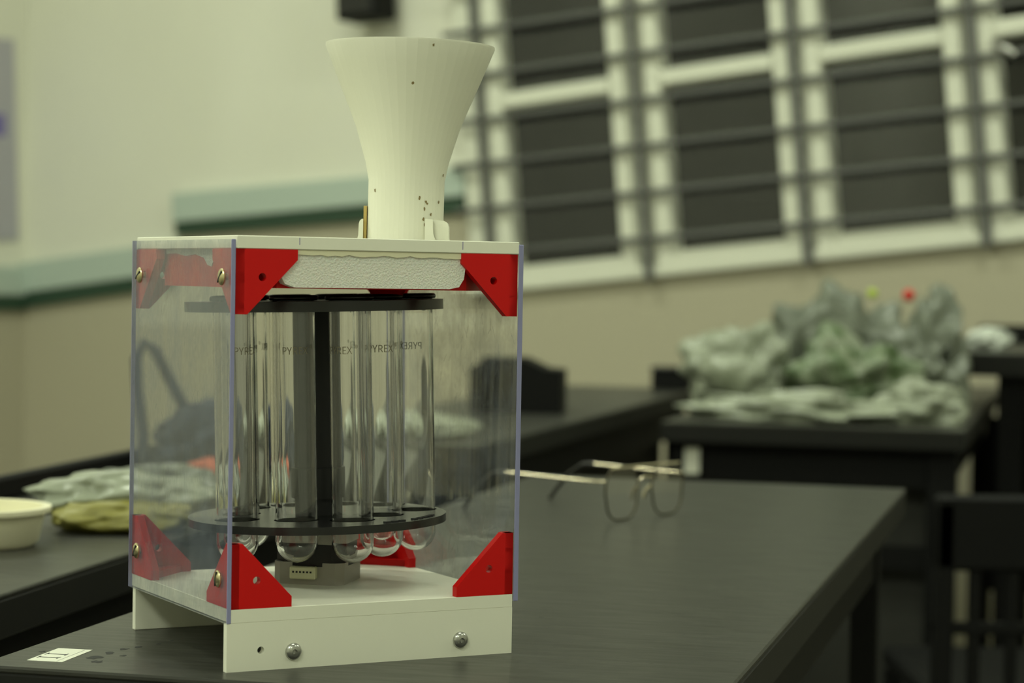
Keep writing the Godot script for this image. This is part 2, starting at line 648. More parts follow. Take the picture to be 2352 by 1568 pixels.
	box(st, Vector3(0.01, 0.012, 0.13), Vector3(0.108, 0.188, 0.134), 0.002)
	obj("front_grille", st, M.black, sp)
	st = begin()
	box(st, Vector3(0.04, 0.07, 0.0), Vector3(0.08, 0.13, 0.03))
	obj("bracket", st, M.frame_black, sp)


func rail(called: String, upper: PackedVector2Array, lower: PackedVector2Array, label: String) -> void:
	var t := Transform3D(Basis(Vector3.RIGHT, PI / 2), Vector3())
	for k in 4:
		upper[k].y = -upper[k].y
		lower[k].y = -lower[k].y
	var st := begin()
	prism(st, upper, 0.0, 0.03, t)
	var o := struct(called, st, M.teal, label, wall_frame())
	st = begin()
	prism(st, lower, 0.0, 0.022, t)
	obj("green_band", st, M.green, o)


# ==================================================================== windows with a security grille
func windows() -> void:
	var t := window_frame()
	var left := [0.003, 0.431, 0.832, 1.236, 1.64, 2.04]
	var right := [0.296, 0.715, 1.118, 1.522, 1.925, 2.325]
	for k in 6:
		var a: float = left[k]
		var b: float = right[k]
		var top := 0.97
		var st := begin()
		var sl := 0.042
		box(st, Vector3(a - sl, -0.055, -0.03), Vector3(a, top + 0.03, 0.028), 0.004)
		box(st, Vector3(b, -0.055, -0.03), Vector3(b + sl, top + 0.03, 0.028), 0.004)
		box(st, Vector3(a, -0.055, -0.03), Vector3(b, -0.02, 0.028), 0.004)
		box(st, Vector3(a, top, -0.03), Vector3(b, top + 0.03, 0.028), 0.004)
		var o := struct("window_%d" % (k + 1), st, M.window_white, "white framed window, %s from the left" % ["first", "second", "third", "fourth", "fifth", "sixth"][k], t)
		st = begin()
		box(st, Vector3(a, 0.364, -0.03), Vector3(b, 0.402, 0.034), 0.005)
		obj("transom", st, M.window_white, o)
		for r in [[-0.02, 0.364], [0.402, top]]:
			st = begin()
			box(st, Vector3(a, r[0], -0.004), Vector3(b, r[1], 0.0))
			obj("pane", st, M.window_glass, o)
		if k == 3:
			st = begin()
			pipe(st, [Vector3(a + 0.0, 0.35, 0.03), Vector3(a + 0.005, 0.352, 0.055), Vector3(a + 0.06, 0.316, 0.07)], 0.008, 8)
			obj("stay", st, M.steel, o)
	var st := begin()
	for k in 5:
		box(st, Vector3(right[k] + 0.042, -0.05, -0.06), Vector3(left[k + 1] - 0.042, 1.0, 0.012), 0.002)
	box(st, Vector3(-0.125, -0.05, -0.06), Vector3(-0.039, 1.0, 0.02), 0.004)
	box(st, Vector3(2.367, -0.05, -0.06), Vector3(2.44, 1.0, 0.02), 0.004)
	box(st, Vector3(-0.125, 1.0, -0.06), Vector3(2.44, 1.07, 0.02), 0.004)
	var fr := struct("trim_5", st, M.window_white, "white outer window frame with posts between the windows", t)
	st = begin()
	box(st, Vector3(-0.13, -0.078, -0.06), Vector3(2.45, -0.05, 0.03), 0.004)
	obj("sill", st, M.window_white, fr)
	var g := thing("window_grille", "dark metal security grille of thin bars across the windows", "grille", t)
	for k in 10:
		var bs := begin()
		pipe(bs, [Vector3(-0.14, 0.015 + 0.1085 * k + 0.005, 0.044), Vector3(2.44, 0.015 + 0.1085 * k - 0.035, 0.044)], 0.0075, 8)
		obj("horizontal_bar", bs, M.bar, g)
	for a in [-0.055, 0.37, 0.772, 1.188, 1.59, 1.99, 2.4]:
		var bs := begin()
		box(bs, Vector3(a - 0.011, -0.085, 0.036), Vector3(a + 0.011, 1.04, 0.043), 0.001)
		box(bs, Vector3(a - 0.006, -0.07, 0.0), Vector3(a + 0.006, -0.056, 0.037))
		obj("upright_bar", bs, M.bar, g)


# ==================================================================== furniture
func desk(called: String, label: String, t: Transform3D, w: float, l: float, h: float, thick: float, legs: float, inset := 0.035) -> Node3D:
	# x across, z along; origin on the floor in its middle
	var o := thing(called, label, "table", t, "")
	var st := begin()
	box(st, Vector3(-w / 2, h - 0.004, -l / 2), Vector3(w / 2, h, l / 2), 0.0012)
	obj("tabletop", st, M.laminate, o)
	st = begin()
	box(st, Vector3(-w / 2, h - thick, -l / 2), Vector3(w / 2, h - 0.004, l / 2), 0.001)
	obj("edge_board", st, M.edge, o)
	st = begin()
	var a := 0.02
	for s in [-1.0, 1.0]:
		box(st, Vector3(s * (w / 2 - inset) - 0.01, h - thick - 0.06, -l / 2 + 0.04), Vector3(s * (w / 2 - inset) + 0.01, h - thick, l / 2 - 0.04))
		box(st, Vector3(-w / 2 + inset, h - thick - 0.06, s * (l / 2 - 0.05) - 0.01), Vector3(w / 2 - inset, h - thick, s * (l / 2 - 0.05) + 0.01))
	obj("apron", st, M.frame_black, o)
	for sx in [-1.0, 1.0]:
		for sz in [-1.0, 1.0]:
			st = begin()
			var x: float = sx * (w / 2 - inset)
			var z: float = sz * (l / 2 - 0.055)
			var b := Basis(Vector3.RIGHT, 0)
			box(st, Vector3(x - legs, 0, z - legs), Vector3(x + legs, h - thick, z + legs), 0.002)
			obj("leg", st, M.frame_black, o)
	return o


func furniture() -> void:
	var table := desk("lab_table", "dark laminate lab table carrying the tube dispenser", row_frame(-0.3746, 1.776), 0.40, 1.296, 0.75, 0.028, 0.014)
	# ink blots beside the paper label
	var st := begin()
	var r := RandomNumberGenerator.new()
	r.seed = 4
	var inv := table.transform.affine_inverse()
	for q in [[-0.228, -1.262, 0.007], [-0.222, -1.278, 0.005], [-0.2165, -1.292, 0.0045], [-0.224, -1.249, 0.005], [-0.2095, -1.30, 0.0035], [-0.213, -1.27, 0.003], [-0.26, -1.279, 0.003], [-0.2, -1.313, 0.0022], [-0.194, -1.325, 0.002]]:
		var c: Vector3 = inv * Vector3(q[0], 0.75, q[1])
		var pts := PackedVector2Array()
		for k in 12:
			pts.append(Vector2(c.x, c.z) + Vector2.from_angle(TAU * k / 12) * q[2] * r.randf_range(0.35, 1.0) * Vector2(0.8, 1.0))
		st = begin()
		prism(st, pts, 0.75, 0.7501)
		obj("ink_stain", st, M.ink, table)
	# paper label stuck on the table
	var lb := thing("paper_label", "white paper sticker on the near left corner of the lab table", "sticker", Transform3D(Basis(Vector3.UP, -0.215), Vector3(-0.2475, 0.75, -1.268)))
	st = begin()
	box(st, Vector3(-0.0103, 0, -0.0212), Vector3(0.0103, 0.0002, 0.0212))
	obj("paper", st, M.paper, lb)
	st = begin()
	for z in [0.0095, -0.0015]:
		box(st, Vector3(-0.0085, 0.0002, z - 0.0009), Vector3(0.0030, 0.00025, z + 0.0009))
		for x in [-0.0085, 0.0030]:
			box(st, Vector3(x - 0.0004, 0.0002, z - 0.003), Vector3(x + 0.0004, 0.00025, z + 0.003))
	box(st, Vector3(0.0064, 0.0002, -0.019), Vector3(0.0066, 0.00025, 0.020))
	obj("printed_numeral", st, M.ink, lb)
	# neighbouring desks
	var ab := Basis(Vector3.UP, -0.19)
	var adesk := desk("lab_desk", "dark narrow desk at the left with the cream basin", Transform3D(ab, ab.x * -0.74 - ab.z * 1.835), 0.26, 1.77, 0.75, 0.03, 0.014)
	st = begin()
	box(st, Vector3(-0.13, 0.75, -0.88), Vector3(-0.118, 0.772, 0.88), 0.003)
	obj("back_rail", st, M.frame_black, adesk)
	var bdesk := desk("lab_desk", "dark desk behind the dispenser with the black box", row_frame(-0.8925, 3.65), 0.315, 1.70, 0.75, 0.03, 0.016)
	st = begin()
	box(st, Vector3(0.085, 0.12, -0.77), Vector3(0.1, 0.69, 0.77))
	obj("side_panel", st, M.frame_black, bdesk)
	var cdesk := desk("lab_desk", "dark desk under the heap of plastic bags", row_frame(-0.388, 4.19), 0.452, 1.54, 0.75, 0.03, 0.022)
	st = begin()
	box(st, Vector3(-0.19, 0.30, 0.66), Vector3(0.18, 0.69, 0.675))
	obj("front_panel", st, M.panel_grey, cdesk)
	st = begin()
	box(st, Vector3(-0.18, 0.535, 0.70), Vector3(0.18, 0.570, 0.72), 0.002)
	obj("stretcher", st, M.frame_black, cdesk)
	var ddesk := desk("lab_bench", "taller dark bench at the right against the window wall", row_frame(0.35, 4.36), 1.10, 0.78, 0.85, 0.04, 0.022, 0.085)
	st = begin()
	box(st, Vector3(-0.53, 0.35, -0.36), Vector3(0.54, 0.70, -0.345))
	obj("back_panel", st, M.frame_black, ddesk)
	st = begin()
	box(st, Vector3(-0.55, 0.85, -0.385), Vector3(0.55, 0.885, -0.33), 0.003)
	obj("upstand", st, M.frame_black, ddesk)
	slat_chair(Transform3D(Basis(Vector3.UP, 0.0), Vector3(0.535, 0, -2.88)))


func slat_chair(t: Transform3D) -> void:
	# seen from behind: its back towards the camera, x along the back, the seat away from it
	var o := thing("chair", "black slat back chair at the right beyond the lab table", "chair", t)
	var w := 0.36
	var st := begin()
	box(st, Vector3(0.0, 0.42, -0.38), Vector3(w, 0.45, -0.02), 0.006)
	obj("seat", st, M.frame_black, o)
	st = begin()
	box(st, Vector3(0.0, 0.605, -0.012), Vector3(w, 0.70, 0.012), 0.005)
	obj("top_rail", st, M.frame_black, o)
	st = begin()
	box(st, Vector3(0.0, 0.525, -0.008), Vector3(w, 0.54, 0.008), 0.002)
	obj("cross_rail", st, M.frame_black, o)
	for k in 7:
		st = begin()
		box(st, Vector3(0.052 + 0.047 * k - 0.0075, 0.45, -0.006), Vector3(0.052 + 0.047 * k + 0.0075, 0.61, 0.006), 0.002)
		obj("slat", st, M.frame_black, o)
	for x in [0.012, w - 0.012]:
		st = begin()
		box(st, Vector3(x - 0.012, 0.0, -0.012), Vector3(x + 0.012, 0.69, 0.012), 0.002)
		obj("leg", st, M.frame_black, o)
		st = begin()
		box(st, Vector3(x - 0.012, 0.0, -0.37), Vector3(x + 0.012, 0.42, -0.346), 0.002)
		obj("leg", st, M.frame_black, o)


# ==================================================================== the dispenser
func D(x: float, y: float, z: float) -> Vector3:
	return Vector3(x, y, -z) * 0.001


func dbox(st: SurfaceTool, x0: float, x1: float, y0: float, y1: float, z0: float, z1: float, bev := 0.0) -> void:
	box(st, Vector3(x0, y0, -z1) * 0.001, Vector3(x1, y1, -z0) * 0.001, bev * 0.001)


func dispenser_frame() -> Transform3D:
	return Transform3D(Basis(Vector3.UP, YAW), DEV)


func carousel_frame() -> Transform3D:
	# the rotor leans a little
	var axis := Vector3(-sin(YAW), 0, cos(YAW))
	return dispenser_frame() * Transform3D(Basis(axis, 0.0285), D(86.9, 71.0, 87.8))


const TUBES := [
	[-0.1211, -1.307], [-0.0890, -1.303], [-0.0738, -1.3305], [-0.0559, -1.360], [-0.0774, -1.392],
	[-0.1034, -1.400], [-0.1557, -1.312], [-0.1587, -1.345], [-0.1566, -1.381], [-0.1325, -1.395]]


func tube_spot(k: int) -> Vector2:
	# where a tube stands in the rotor, in the rotor's own axes
	var p := carousel_frame().affine_inverse() * Vector3(TUBES[k][0], 0.823, TUBES[k][1])
	return Vector2(p.x, p.z)


func bracket(dev: Node3D, right: bool, top: bool, rear: bool) -> void:
	var x0 := 170.0 if right else 0.0
	var y0 := 226.4 if top else 33.6
	var z0 := 162.5 if rear else 0.0
	if not right and not top:
		x0 = -0.8
	var sx := -1.0 if right else 1.0
	var sy := -1.0 if top else 1.0
	var sz := -1.0 if rear else 1.0
	var tri2 := PackedVector2Array([Vector2(0, 0), Vector2(35.5, 0), Vector2(35.5, 5.6), Vector2(6.8, 35), Vector2(0, 35)])
	var st := begin()
	for side in 2:
		var o := PackedVector2Array()
		for p in tri2:
			o.append(p * 0.001)
		# plate drawn in (along, up), thickness along the third axis
		var t := Transform3D()
		var at := D(x0, y0, z0)
		if side == 0:
			t = Transform3D(Basis(Vector3(sx, 0, 0), Vector3(0, 0, -sz), Vector3(0, sy, 0)), at)
		else:
			t = Transform3D(Basis(Vector3(0, 0, -sz), Vector3(sx, 0, 0), Vector3(0, sy, 0)), at)
		perforated(st, o, [ring(Vector2(0.0152, 0.0150), 0.0022, 20)], 0.0, 0.005, t, 0.004)
	# the short flange that lies on the plate
	var fl := Transform3D(Basis(Vector3(sx, 0, 0), Vector3(0, sy, 0), Vector3(0, 0, -sz)), D(x0, y0, z0))
	prism(st, PackedVector2Array([Vector2(0.005, 0.005), Vector2(0.030, 0.005), Vector2(0.005, 0.030)]), 0.0, 0.004, fl)
	var b := obj("corner_bracket", st, M.red, dev)
	if not right:
		# slotted screw through the clear side panel
		var c := D(-2.6, y0 + sy * 15.2, z0 + sz * (14.8 if rear else 13.2))
		var tt := Transform3D(Basis(Vector3(0, 0, 1), Vector3(-1, 0, 0), Vector3(0, -1, 0)), c)
		var sc := begin()
		lathe(sc, [Vector2(0, -0.006), Vector2(0.0017, -0.006), Vector2(0.0017, 0.0), Vector2(0.0045, 0.0), Vector2(0.0046, 0.0006), Vector2(0.0038, 0.0013), Vector2(0.002, 0.0018), Vector2(0, 0.0019)], 28, tt)
		obj("screw", sc, M.brass, b)
		sc = begin()
		box(sc, Vector3(-0.0040, 0.0014, -0.0005), Vector3(0.0040, 0.00195, 0.0005), 0.0, tt * Transform3D(Basis(Vector3.UP, 0.5 + rng.randf()), Vector3()))
		obj("screw_slot", sc, M.motor_dark, b)


func side_panel(dev: Node3D, x0: float, x1: float, y0: float, y1: float, scuff: Material, outer: float) -> void:
	var st := begin()
	dbox(st, x0, x1, y0, y1, 0.4, 162.0)
	var p := obj("side_panel", st, M.acrylic, dev)
	st = begin()
	dbox(st, x0 - 0.02, x1 + 0.02, y0, y1, -0.4, 0.4, 0.3)
	obj("cut_edge", st, M.acrylic_edge, p)
	st = begin()
	dbox(st, x0, x1, y0, y1, 161.7, 162.2)
	obj("cut_edge", st, M.acrylic_edge, p)
	st = begin()
	var q := [D(outer, y0, 0.5), D(outer, y0, 161.5), D(outer, y1, 161.5), D(outer, y1, 0.5)]
	var uv := [Vector2(1, 1), Vector2(0, 1), Vector2(0, 0), Vector2(1, 0)]
	for f in [[0, 1, 2], [0, 2, 3]]:
		for k in f:
			st.set_normal(Vector3(-1, 0, 0))
			st.set_uv(uv[k])
			st.add_vertex(q[k])
	obj("scuffed_surface", st, scuff, p)


func button_screw(dev: Node3D, x: float, y: float) -> void:
	var t := Transform3D(Basis(Vector3(1, 0, 0), Vector3(0, 0, 1), Vector3(0, -1, 0)), D(x, y, 0))
	var st := begin()
	lathe(st, [Vector2(0.0046, -0.001), Vector2(0.0047, 0.0006), Vector2(0.0043, 0.0015), Vector2(0.0034, 0.0022), Vector2(0.0024, 0.0025), Vector2(0.0014, 0.0026)], 28, t)
	lathe(st, [Vector2(0.0014, 0.0026), Vector2(0.0014, 0.0008), Vector2(0.0, 0.0008)], 6, t, true)
	obj("hex_screw", st, M.steel, dev)


func dispenser() -> void:
	var dev := thing("tube_dispenser", "white and red 3D printed tube dispenser with clear side panels, black rotor and funnel", "dispenser", dispenser_frame())
	var st := begin()
	# front board with a spare hole: drawn in x,-y
	var up := Transform3D(Basis(Vector3.RIGHT, PI / 2), Vector3())
	var rect := PackedVector2Array([Vector2(-0.0024, 0), Vector2(0.1701, 0), Vector2(0.1701, -0.0262), Vector2(-0.0024, -0.0262)])
	perforated(st, rect, [ring(Vector2(0.0172, -0.0109), 0.0020, 20)], -0.0046, 0.0, up, 0.006)
	obj("front_board", st, M.white, dev)
	button_screw(dev, 36.0, 9.2)
	button_screw(dev, 137.3, 9.4)
	st = begin()
	dbox(st, 0.4, 170.1, 0, 26.0, 158.5, 163.0, 0.3)
	obj("rear_board", st, M.white, dev)
	st = begin()
	lathe(st, [Vector2(0.0028, -0.004), Vector2(0.003, -0.0005), Vector2(0.0022, 0.0), Vector2(0, 0)], 16, Transform3D(Basis(Vector3(1, 0, 0), Vector3(0, 0, 1), Vector3(0, -1, 0)), D(62, 19, 154.5)))
	obj("nut", st, M.steel, dev)
	st = begin()
	dbox(st, -0.5, 170.1, 26.2, 33.6, 0.0, 163.0, 0.25)
	obj("base_plate", st, M.white, dev)
	st = begin()
	dbox(st, 0.5, 171.0, 226.5, 233.5, 0.0, 163.0, 0.4)
	obj("lid_plate", st, M.white, dev)
	side_panel(dev, -2.7, -0.2, 26.0, 231.4, M.scuff, -2.75)
	side_panel(dev, 170.6, 173.6, 29.5, 232.0, M.scuff_light, 170.55)
	for r in [false, true]:
		for t in [false, true]:
			for q in [false, true]:
				bracket(dev, r, t, q)
	# red tray under the lid, with its outlet, and the foam strip in front of it
	st = begin()
	var pl := PackedVector2Array()
	for p in [[7, 30], [27, 9], [142, 9], [163, 30], [163, 132], [148, 152], [22, 152], [7, 132]]:
		pl.append(Vector2(p[0], -p[1]) * 0.001)
	prism(st, pl, 0.2055, 0.2264)
	obj("hopper_tray", st, M.red, dev)
	st = begin()
	var rag := PackedVector2Array([Vector2(0.128, -0.2264), Vector2(0.036, -0.2264)])
	for q in [[36, 219.5], [52, 219.2], [54, 216.8], [60, 217.5], [66, 221.5], [80, 223.6], [96, 222.6], [112, 224.2], [128, 223.8]]:
		rag.append(Vector2(q[0], -q[1]) * 0.001)
	prism(st, rag, -0.0002, 0.0006, Transform3D(Basis(Vector3(0, 0, -1), Vector3(-1, 0, 0), Vector3(0, -1, 0)), Vector3(0.007, 0, 0)))
	obj("foam_remnant", st, M.foam, dev)
	for q in [[36.3, 229.0, 4.0], [134.8, 228.5, 4.5]]:
		st = begin()
		dbox(st, q[0], q[0] + 0.35, q[1], q[1] + q[2], -0.05, 0.2)
		obj("pen_mark", st, M.violet, dev)
	st = begin()
	lathe(st, [Vector2(0, 0.2015), Vector2(0.0088, 0.2015), Vector2(0.0112, 0.2056), Vector2(0, 0.2056)], 32, Transform3D(Basis(), D(116.8, 0, 60.5)))
	obj("outlet", st, M.red, dev)
	foam(dev)
	funnel(dev)
	motor(dev)
	carousel(dev)


func foam(dev: Node3D) -> void:
	var st := begin()
	var prof := PackedVector2Array()
	for p in [[25, 224], [26, 213], [29, 208.0], [35, 206.0], [128, 206.3], [134, 207.5], [137, 212], [138.5, 224]]:
		prof.append(Vector2(p[0], -p[1]) * 0.001)
	prism(st, prof, -0.0088, -0.0020, Transform3D(Basis(Vector3.RIGHT, PI / 2), Vector3()))
	obj("foam_strip", st, M.foam, dev)
	st = begin()
	var edge := PackedVector2Array([Vector2(33, -226.4) * 0.001, Vector2(136, -226.4) * 0.001])
	var r := RandomNumberGenerator.new()
	r.seed = 6
	for k in 26:
		edge.append(Vector2(136 - 103.0 * k / 25.0, -(224.2 - r.randf() * 1.1)) * 0.001)
	prism(st, edge, -0.0085, -0.0010, Transform3D(Basis(Vector3.RIGHT, PI / 2), Vector3()))
	obj("glue_line", st, M.cream, dev)


func funnel(dev: Node3D) -> void:
	var at := D(127.7, 0, 60.3)
	var st := begin()
	var prof := []
	for p in [[22.0, 233.5], [22.1, 268.5], [22.7, 271.5], [24.2, 279], [26.9, 288], [30.2, 299], [34.2, 309], [39.2, 321], [44.3, 333.5], [49.0, 345.2], [49.0, 346.6], [47.2, 346.8]]:
		prof.append(Vector2(p[0], p[1]) * 0.001)
	for p in [[42.6, 333.5], [37.4, 321], [32.4, 309], [28.4, 299], [25.0, 288], [22.2, 279], [20.4, 270], [20.0, 233.5]]:
		prof.append(Vector2(p[0], p[1]) * 0.001)
	var tilt := Transform3D(Basis(Vector3(sin(-YAW), 0, cos(YAW)), -0.012), at + Vector3(0, 0.2335, 0)) * Transform3D(Basis(Vector3.UP, 0.3), Vector3(0, -0.2335, 0))
	lathe(st, prof, 48, tilt, true)
	var f := obj("funnel", st, M.white, dev)
	# specks of dirt on its wall
	st = begin()
	var r := RandomNumberGenerator.new()
	r.seed = 12
	for q in [[255, 22.2, 0.62], [252, 22.2, 0.55], [249, 22.2, 0.75], [258, 22.2, 0.4], [256, 22.2, 1.05], [246, 22.2, 0.52], [243, 22.2, 0.57], [272, 23, 1.2], [322, 39.6, 0.10], [343, 48.2, 0.32], [256, 22.2, 0.58], [262, 22.2, -0.9]]:
		var a: float = PI / 2 - q[2] + YAW
		var rad: float = q[1] * 0.001
		var c := Vector3(cos(a) * rad, q[0] * 0.001, sin(a) * rad)
		var slope := 0.42 if q[0] > 300 else 0.0
		var n := Vector3(cos(a), -slope, sin(a)).normalized()
		var x := Vector3.UP.cross(n).normalized()
		var y := n.cross(x)
		var ps := []
		for k in 9:
			var rr := r.randf_range(0.5, 1.15) * 0.001
			ps.append(tilt * Transform3D(Basis(Vector3.UP, -0.3), Vector3()) * (c + x * cos(TAU * k / 9) * rr * 0.8 + y * sin(TAU * k / 9) * rr * 1.2 + n * 0.0001))
		st = begin()
		poly(st, ps, tilt.basis * n)
		obj("dirt_speck", st, M.dirt, f)
	# the two upright clips that hold it, and a strip of yellow paper
	var view := Transform3D(Basis(Vector3.UP, -YAW), Vector3())    # undo the turn: x across the picture
	var clip := func(p: Vector3, pts: Array, depth: float) -> void:
		var s := begin()
		var o := PackedVector2Array()
		for q in pts:
			o.append(Vector2(q[0], -q[1]) * 0.001)
		prism(s, o, -depth, 0.0, Transform3D(view.basis, p) * Transform3D(Basis(Vector3.RIGHT, PI / 2), Vector3()))
		obj("funnel_clip", s, M.white, dev)
	clip.call(at + view.basis * Vector3(-0.0268, 0.2335, 0.006), [[-1.3, 0], [-0.5, 1.2], [0, 3], [0.2, 9.6], [0.8, 11.4], [1.9, 12.4], [2.7, 12.4], [2.7, 0]], 0.014)
	clip.call(at + view.basis * Vector3(0.0122, 0.2335, 0.0205), [[0, 0], [0, 12.6], [4.4, 12.4], [4.8, 4], [6.4, 0]], 0.003)
	clip.call(at + view.basis * Vector3(0.0166, 0.2335, 0.016), [[-0.5, 0], [-0.5, 12.2], [6.4, 11.8], [8.3, 10.6], [9.0, 8.6], [9.1, 2], [9.6, 0]], 0.022)
	var s2 := begin()
	box(s2, Vector3(-0.0240, 0.2335, -0.004), Vector3(-0.0222, 0.2535, 0.004), 0.0, Transform3D(view.basis, at))
	obj("yellow_paper_strip", s2, M.paper_yellow, dev)


func motor(dev: Node3D) -> void:
	var m := Node3D.new()
	m.name = "stepper_motor"
	m.transform = Transform3D(Basis(Vector3.UP, -YAW - 0.21), D(90.3, 33.6, 94))
	dev.add_child(m, true)
	var oct := func(h: float, c: float) -> PackedVector2Array:
		var o := PackedVector2Array()
		for q in [[-h, -h + c], [-h + c, -h], [h - c, -h], [h, -h + c], [h, h - c], [h - c, h], [-h + c, h], [-h, h - c]]:
			o.append(Vector2(q[0], q[1]) * 0.001)
		return o
	var st := begin()
	prism(st, oct.call(21.1, 4.5), 0.0, 0.0105)
	for k in 4:     # the corner posts of the end cap reach up
		var b := Basis(Vector3.UP, PI / 2 * k)
		prism(st, PackedVector2Array([Vector2(-0.0211, -0.009), Vector2(-0.0211, -0.0166), Vector2(-0.0166, -0.0211), Vector2(-0.009, -0.0211)]), 0.0105, 0.0128, Transform3D(b, Vector3()))
	obj("end_cap", st, M.motor, m)
	st = begin()
	prism(st, oct.call(20.6, 6.5), 0.0105, 0.0235)
	obj("stator", st, M.motor_dark, m)
	st = begin()
	prism(st, oct.call(21.1, 4.5), 0.0235, 0.0310)
	lathe(st, [Vector2(0.011, 0.031), Vector2(0.011, 0.033), Vector2(0.0025, 0.033), Vector2(0.0025, 0.037), Vector2(0, 0.037)], 28)
	obj("end_cap", st, M.motor, m)
	st = begin()
	box(st, Vector3(-0.0095, 0.0036, 0.0205), Vector3(0.0060, 0.0108, 0.0255), 0.0006)
	obj("connector", st, M.connector, m)
	st = begin()
	for k in 6:
		box(st, Vector3(-0.0077 + 0.0021 * k, 0.0072, 0.0254), Vector3(-0.0066 + 0.0021 * k, 0.0083, 0.0257))
	obj("pin_slot", st, M.motor_dark, m)


func carousel(dev: Node3D) -> void:
	var c := Node3D.new()
	c.name = "carousel"
	c.transform = dispenser_frame().affine_inverse() * carousel_frame()
	dev.add_child(c, true)
	for k in 2:
		var holes := []
		for i in TUBES.size():
			holes.append(ring(tube_spot(i), 0.0130 if k == 0 else 0.0133, 36))
		var st := begin()
		var y := -0.002 if k == 0 else 0.1215
		perforated(st, ring(Vector2(), 0.0752, 96), holes, y, y + (0.0045 if k == 0 else 0.0058), Transform3D(), 0.0, true)
		obj("lower_disc" if k == 0 else "upper_disc", st, M.black, c)
	for k in 9:
		if k == 5:
			continue
		var a := YAW + 0.27 + 0.078 * k
		var mk := begin()
		box(mk, Vector3(-0.0013, 0.0025, -0.0018), Vector3(0.0013, 0.0033, 0.0018), 0.0, Transform3D(Basis(Vector3.UP, -a), Vector3(cos(a), 0, sin(a)) * 0.0700))
		obj("raised_mark", mk, M.motor_dark, c)
	var st := begin()
	lathe(st, [Vector2(0, -0.005), Vector2(0.013, -0.005), Vector2(0.013, 0.0125), Vector2(0.0155, 0.0125), Vector2(0.0155, 0.030), Vector2(0.0130, 0.030), Vector2(0.0130, 0.1215), Vector2(0, 0.1215)], 40)
	obj("shaft", st, M.shaft, c)


# ==================================================================== test tubes
func lettering(text: String, r: float, width: float) -> ArrayMesh:
	# lettering wrapped round a tube, its middle facing +z
	var tm := TextMesh.new()
	var font := SystemFont.new()
	font.font_names = PackedStringArray(["Droid Sans"])
	tm.font = font
	tm.text = text
	tm.font_size = 32
	tm.pixel_size = 0.001
	tm.depth = 0.0004
	tm.curve_step = 2.0
	var a := tm.get_mesh_arrays()
	var v: PackedVector3Array = a[Mesh.ARRAY_VERTEX]
	var lo := INF
	var hi := -INF
	for p in v:
		lo = minf(lo, p.x)
		hi = maxf(hi, p.x)
	var k := width / (hi - lo)
	var n: PackedVector3Array = a[Mesh.ARRAY_NORMAL]
	for i in v.size():
		var ang := (v[i].x - (lo + hi) / 2.0) * k / r
		var rad := r + 0.00002 + (v[i].z * k + 0.0002) * 0.2
		v[i] = Vector3(sin(ang) * rad, v[i].y * k, cos(ang) * rad)
		n[i] = Vector3(sin(ang), 0, cos(ang))
	var out := ArrayMesh.new()
	var arr := []
	arr.resize(Mesh.ARRAY_MAX)
	arr[Mesh.ARRAY_VERTEX] = v
	arr[Mesh.ARRAY_NORMAL] = n
	arr[Mesh.ARRAY_INDEX] = a[Mesh.ARRAY_INDEX]
	out.add_surface_from_arrays(Mesh.PRIMITIVE_TRIANGLES, arr)
	return out


func tubes() -> void:
	var ro := 0.0121
	var ri := 0.0109
	var prof := []
	for k in 13:
		var u := PI / 2 * k / 12
		prof.append(Vector2(sin(u) * ro, ro - cos(u) * ro))
	for p in [[12.1, 140], [12.1, 150.2], [11.9, 151.0], [11.4, 151.2], [11.0, 150.6], [10.9, 149], [10.9, 140]]:
		prof.append(Vector2(p[0], p[1]) * 0.001)
	for k in range(12, -1, -1):
		var u := PI / 2 * k / 12
		prof.append(Vector2(sin(u) * ri, ro + 0.0003 - cos(u) * ri))
	var st := begin()
	lathe(st, prof, 56)
	var glass := st.commit()
	st = begin()
	lathe(st, [Vector2(0.01215, 0.1495), Vector2(0.0134, 0.1495), Vector2(0.0138, 0.1500), Vector2(0.0140, 0.1508), Vector2(0.0138, 0.1517), Vector2(0.0132, 0.1523), Vector2(0.0124, 0.1525), Vector2(0.01215, 0.1520), Vector2(0.01215, 0.1495)], 56)
	var seal := st.commit()
	var word := lettering("PYREX", ro, 0.0150)
	var mark := lettering("®", ro, 0.0021)
	var where := [
		"front middle tube left of the rotor shaft", "front tube just right of the rotor shaft", "tube at the right front, partly behind its neighbour", "tube farthest to the right in the rotor, its print mirrored",
		"rear tube at the right, behind the right front tube", "rear tube right behind the rotor shaft", "front tube at the left, crossed by the clear panel edge", "tube farthest to the left, behind the clear panel",
		"rear tube at the left, behind the clear panel", "rear tube left behind the rotor shaft"]
	var turns := [-0.05, -0.62, -0.05, PI + 0.05, 1.6, 1.7, 0.5, 1.6, 1.5, 1.7]
	var base := carousel_frame()
	for k in TUBES.size():
		var s := tube_spot(k)
		var t := base * Transform3D(Basis(Vector3.UP, -YAW), Vector3(s.x, -0.0219, s.y))
		var o := thing("test_tube", "glass test tube, " + where[k], "test tube", t, "test tubes in the rotor")
		obj("glass", glass, M.glass, o)
		obj("rim_seal", seal, M.seal, o)
		var sight := atan2(-t.origin.x, -t.origin.z)       # the way to where the camera stands
		var w := obj("printed_word", word, M.print, o)
		w.transform = Transform3D(Basis(Vector3.UP, sight + turns[k] + 0.1), Vector3(0, 0.1210, 0))
		var g := obj("printed_mark", mark, M.print, o)
		g.transform = Transform3D(Basis(Vector3.UP, sight + turns[k] + 0.1 + 0.80), Vector3(0, 0.1232, 0))


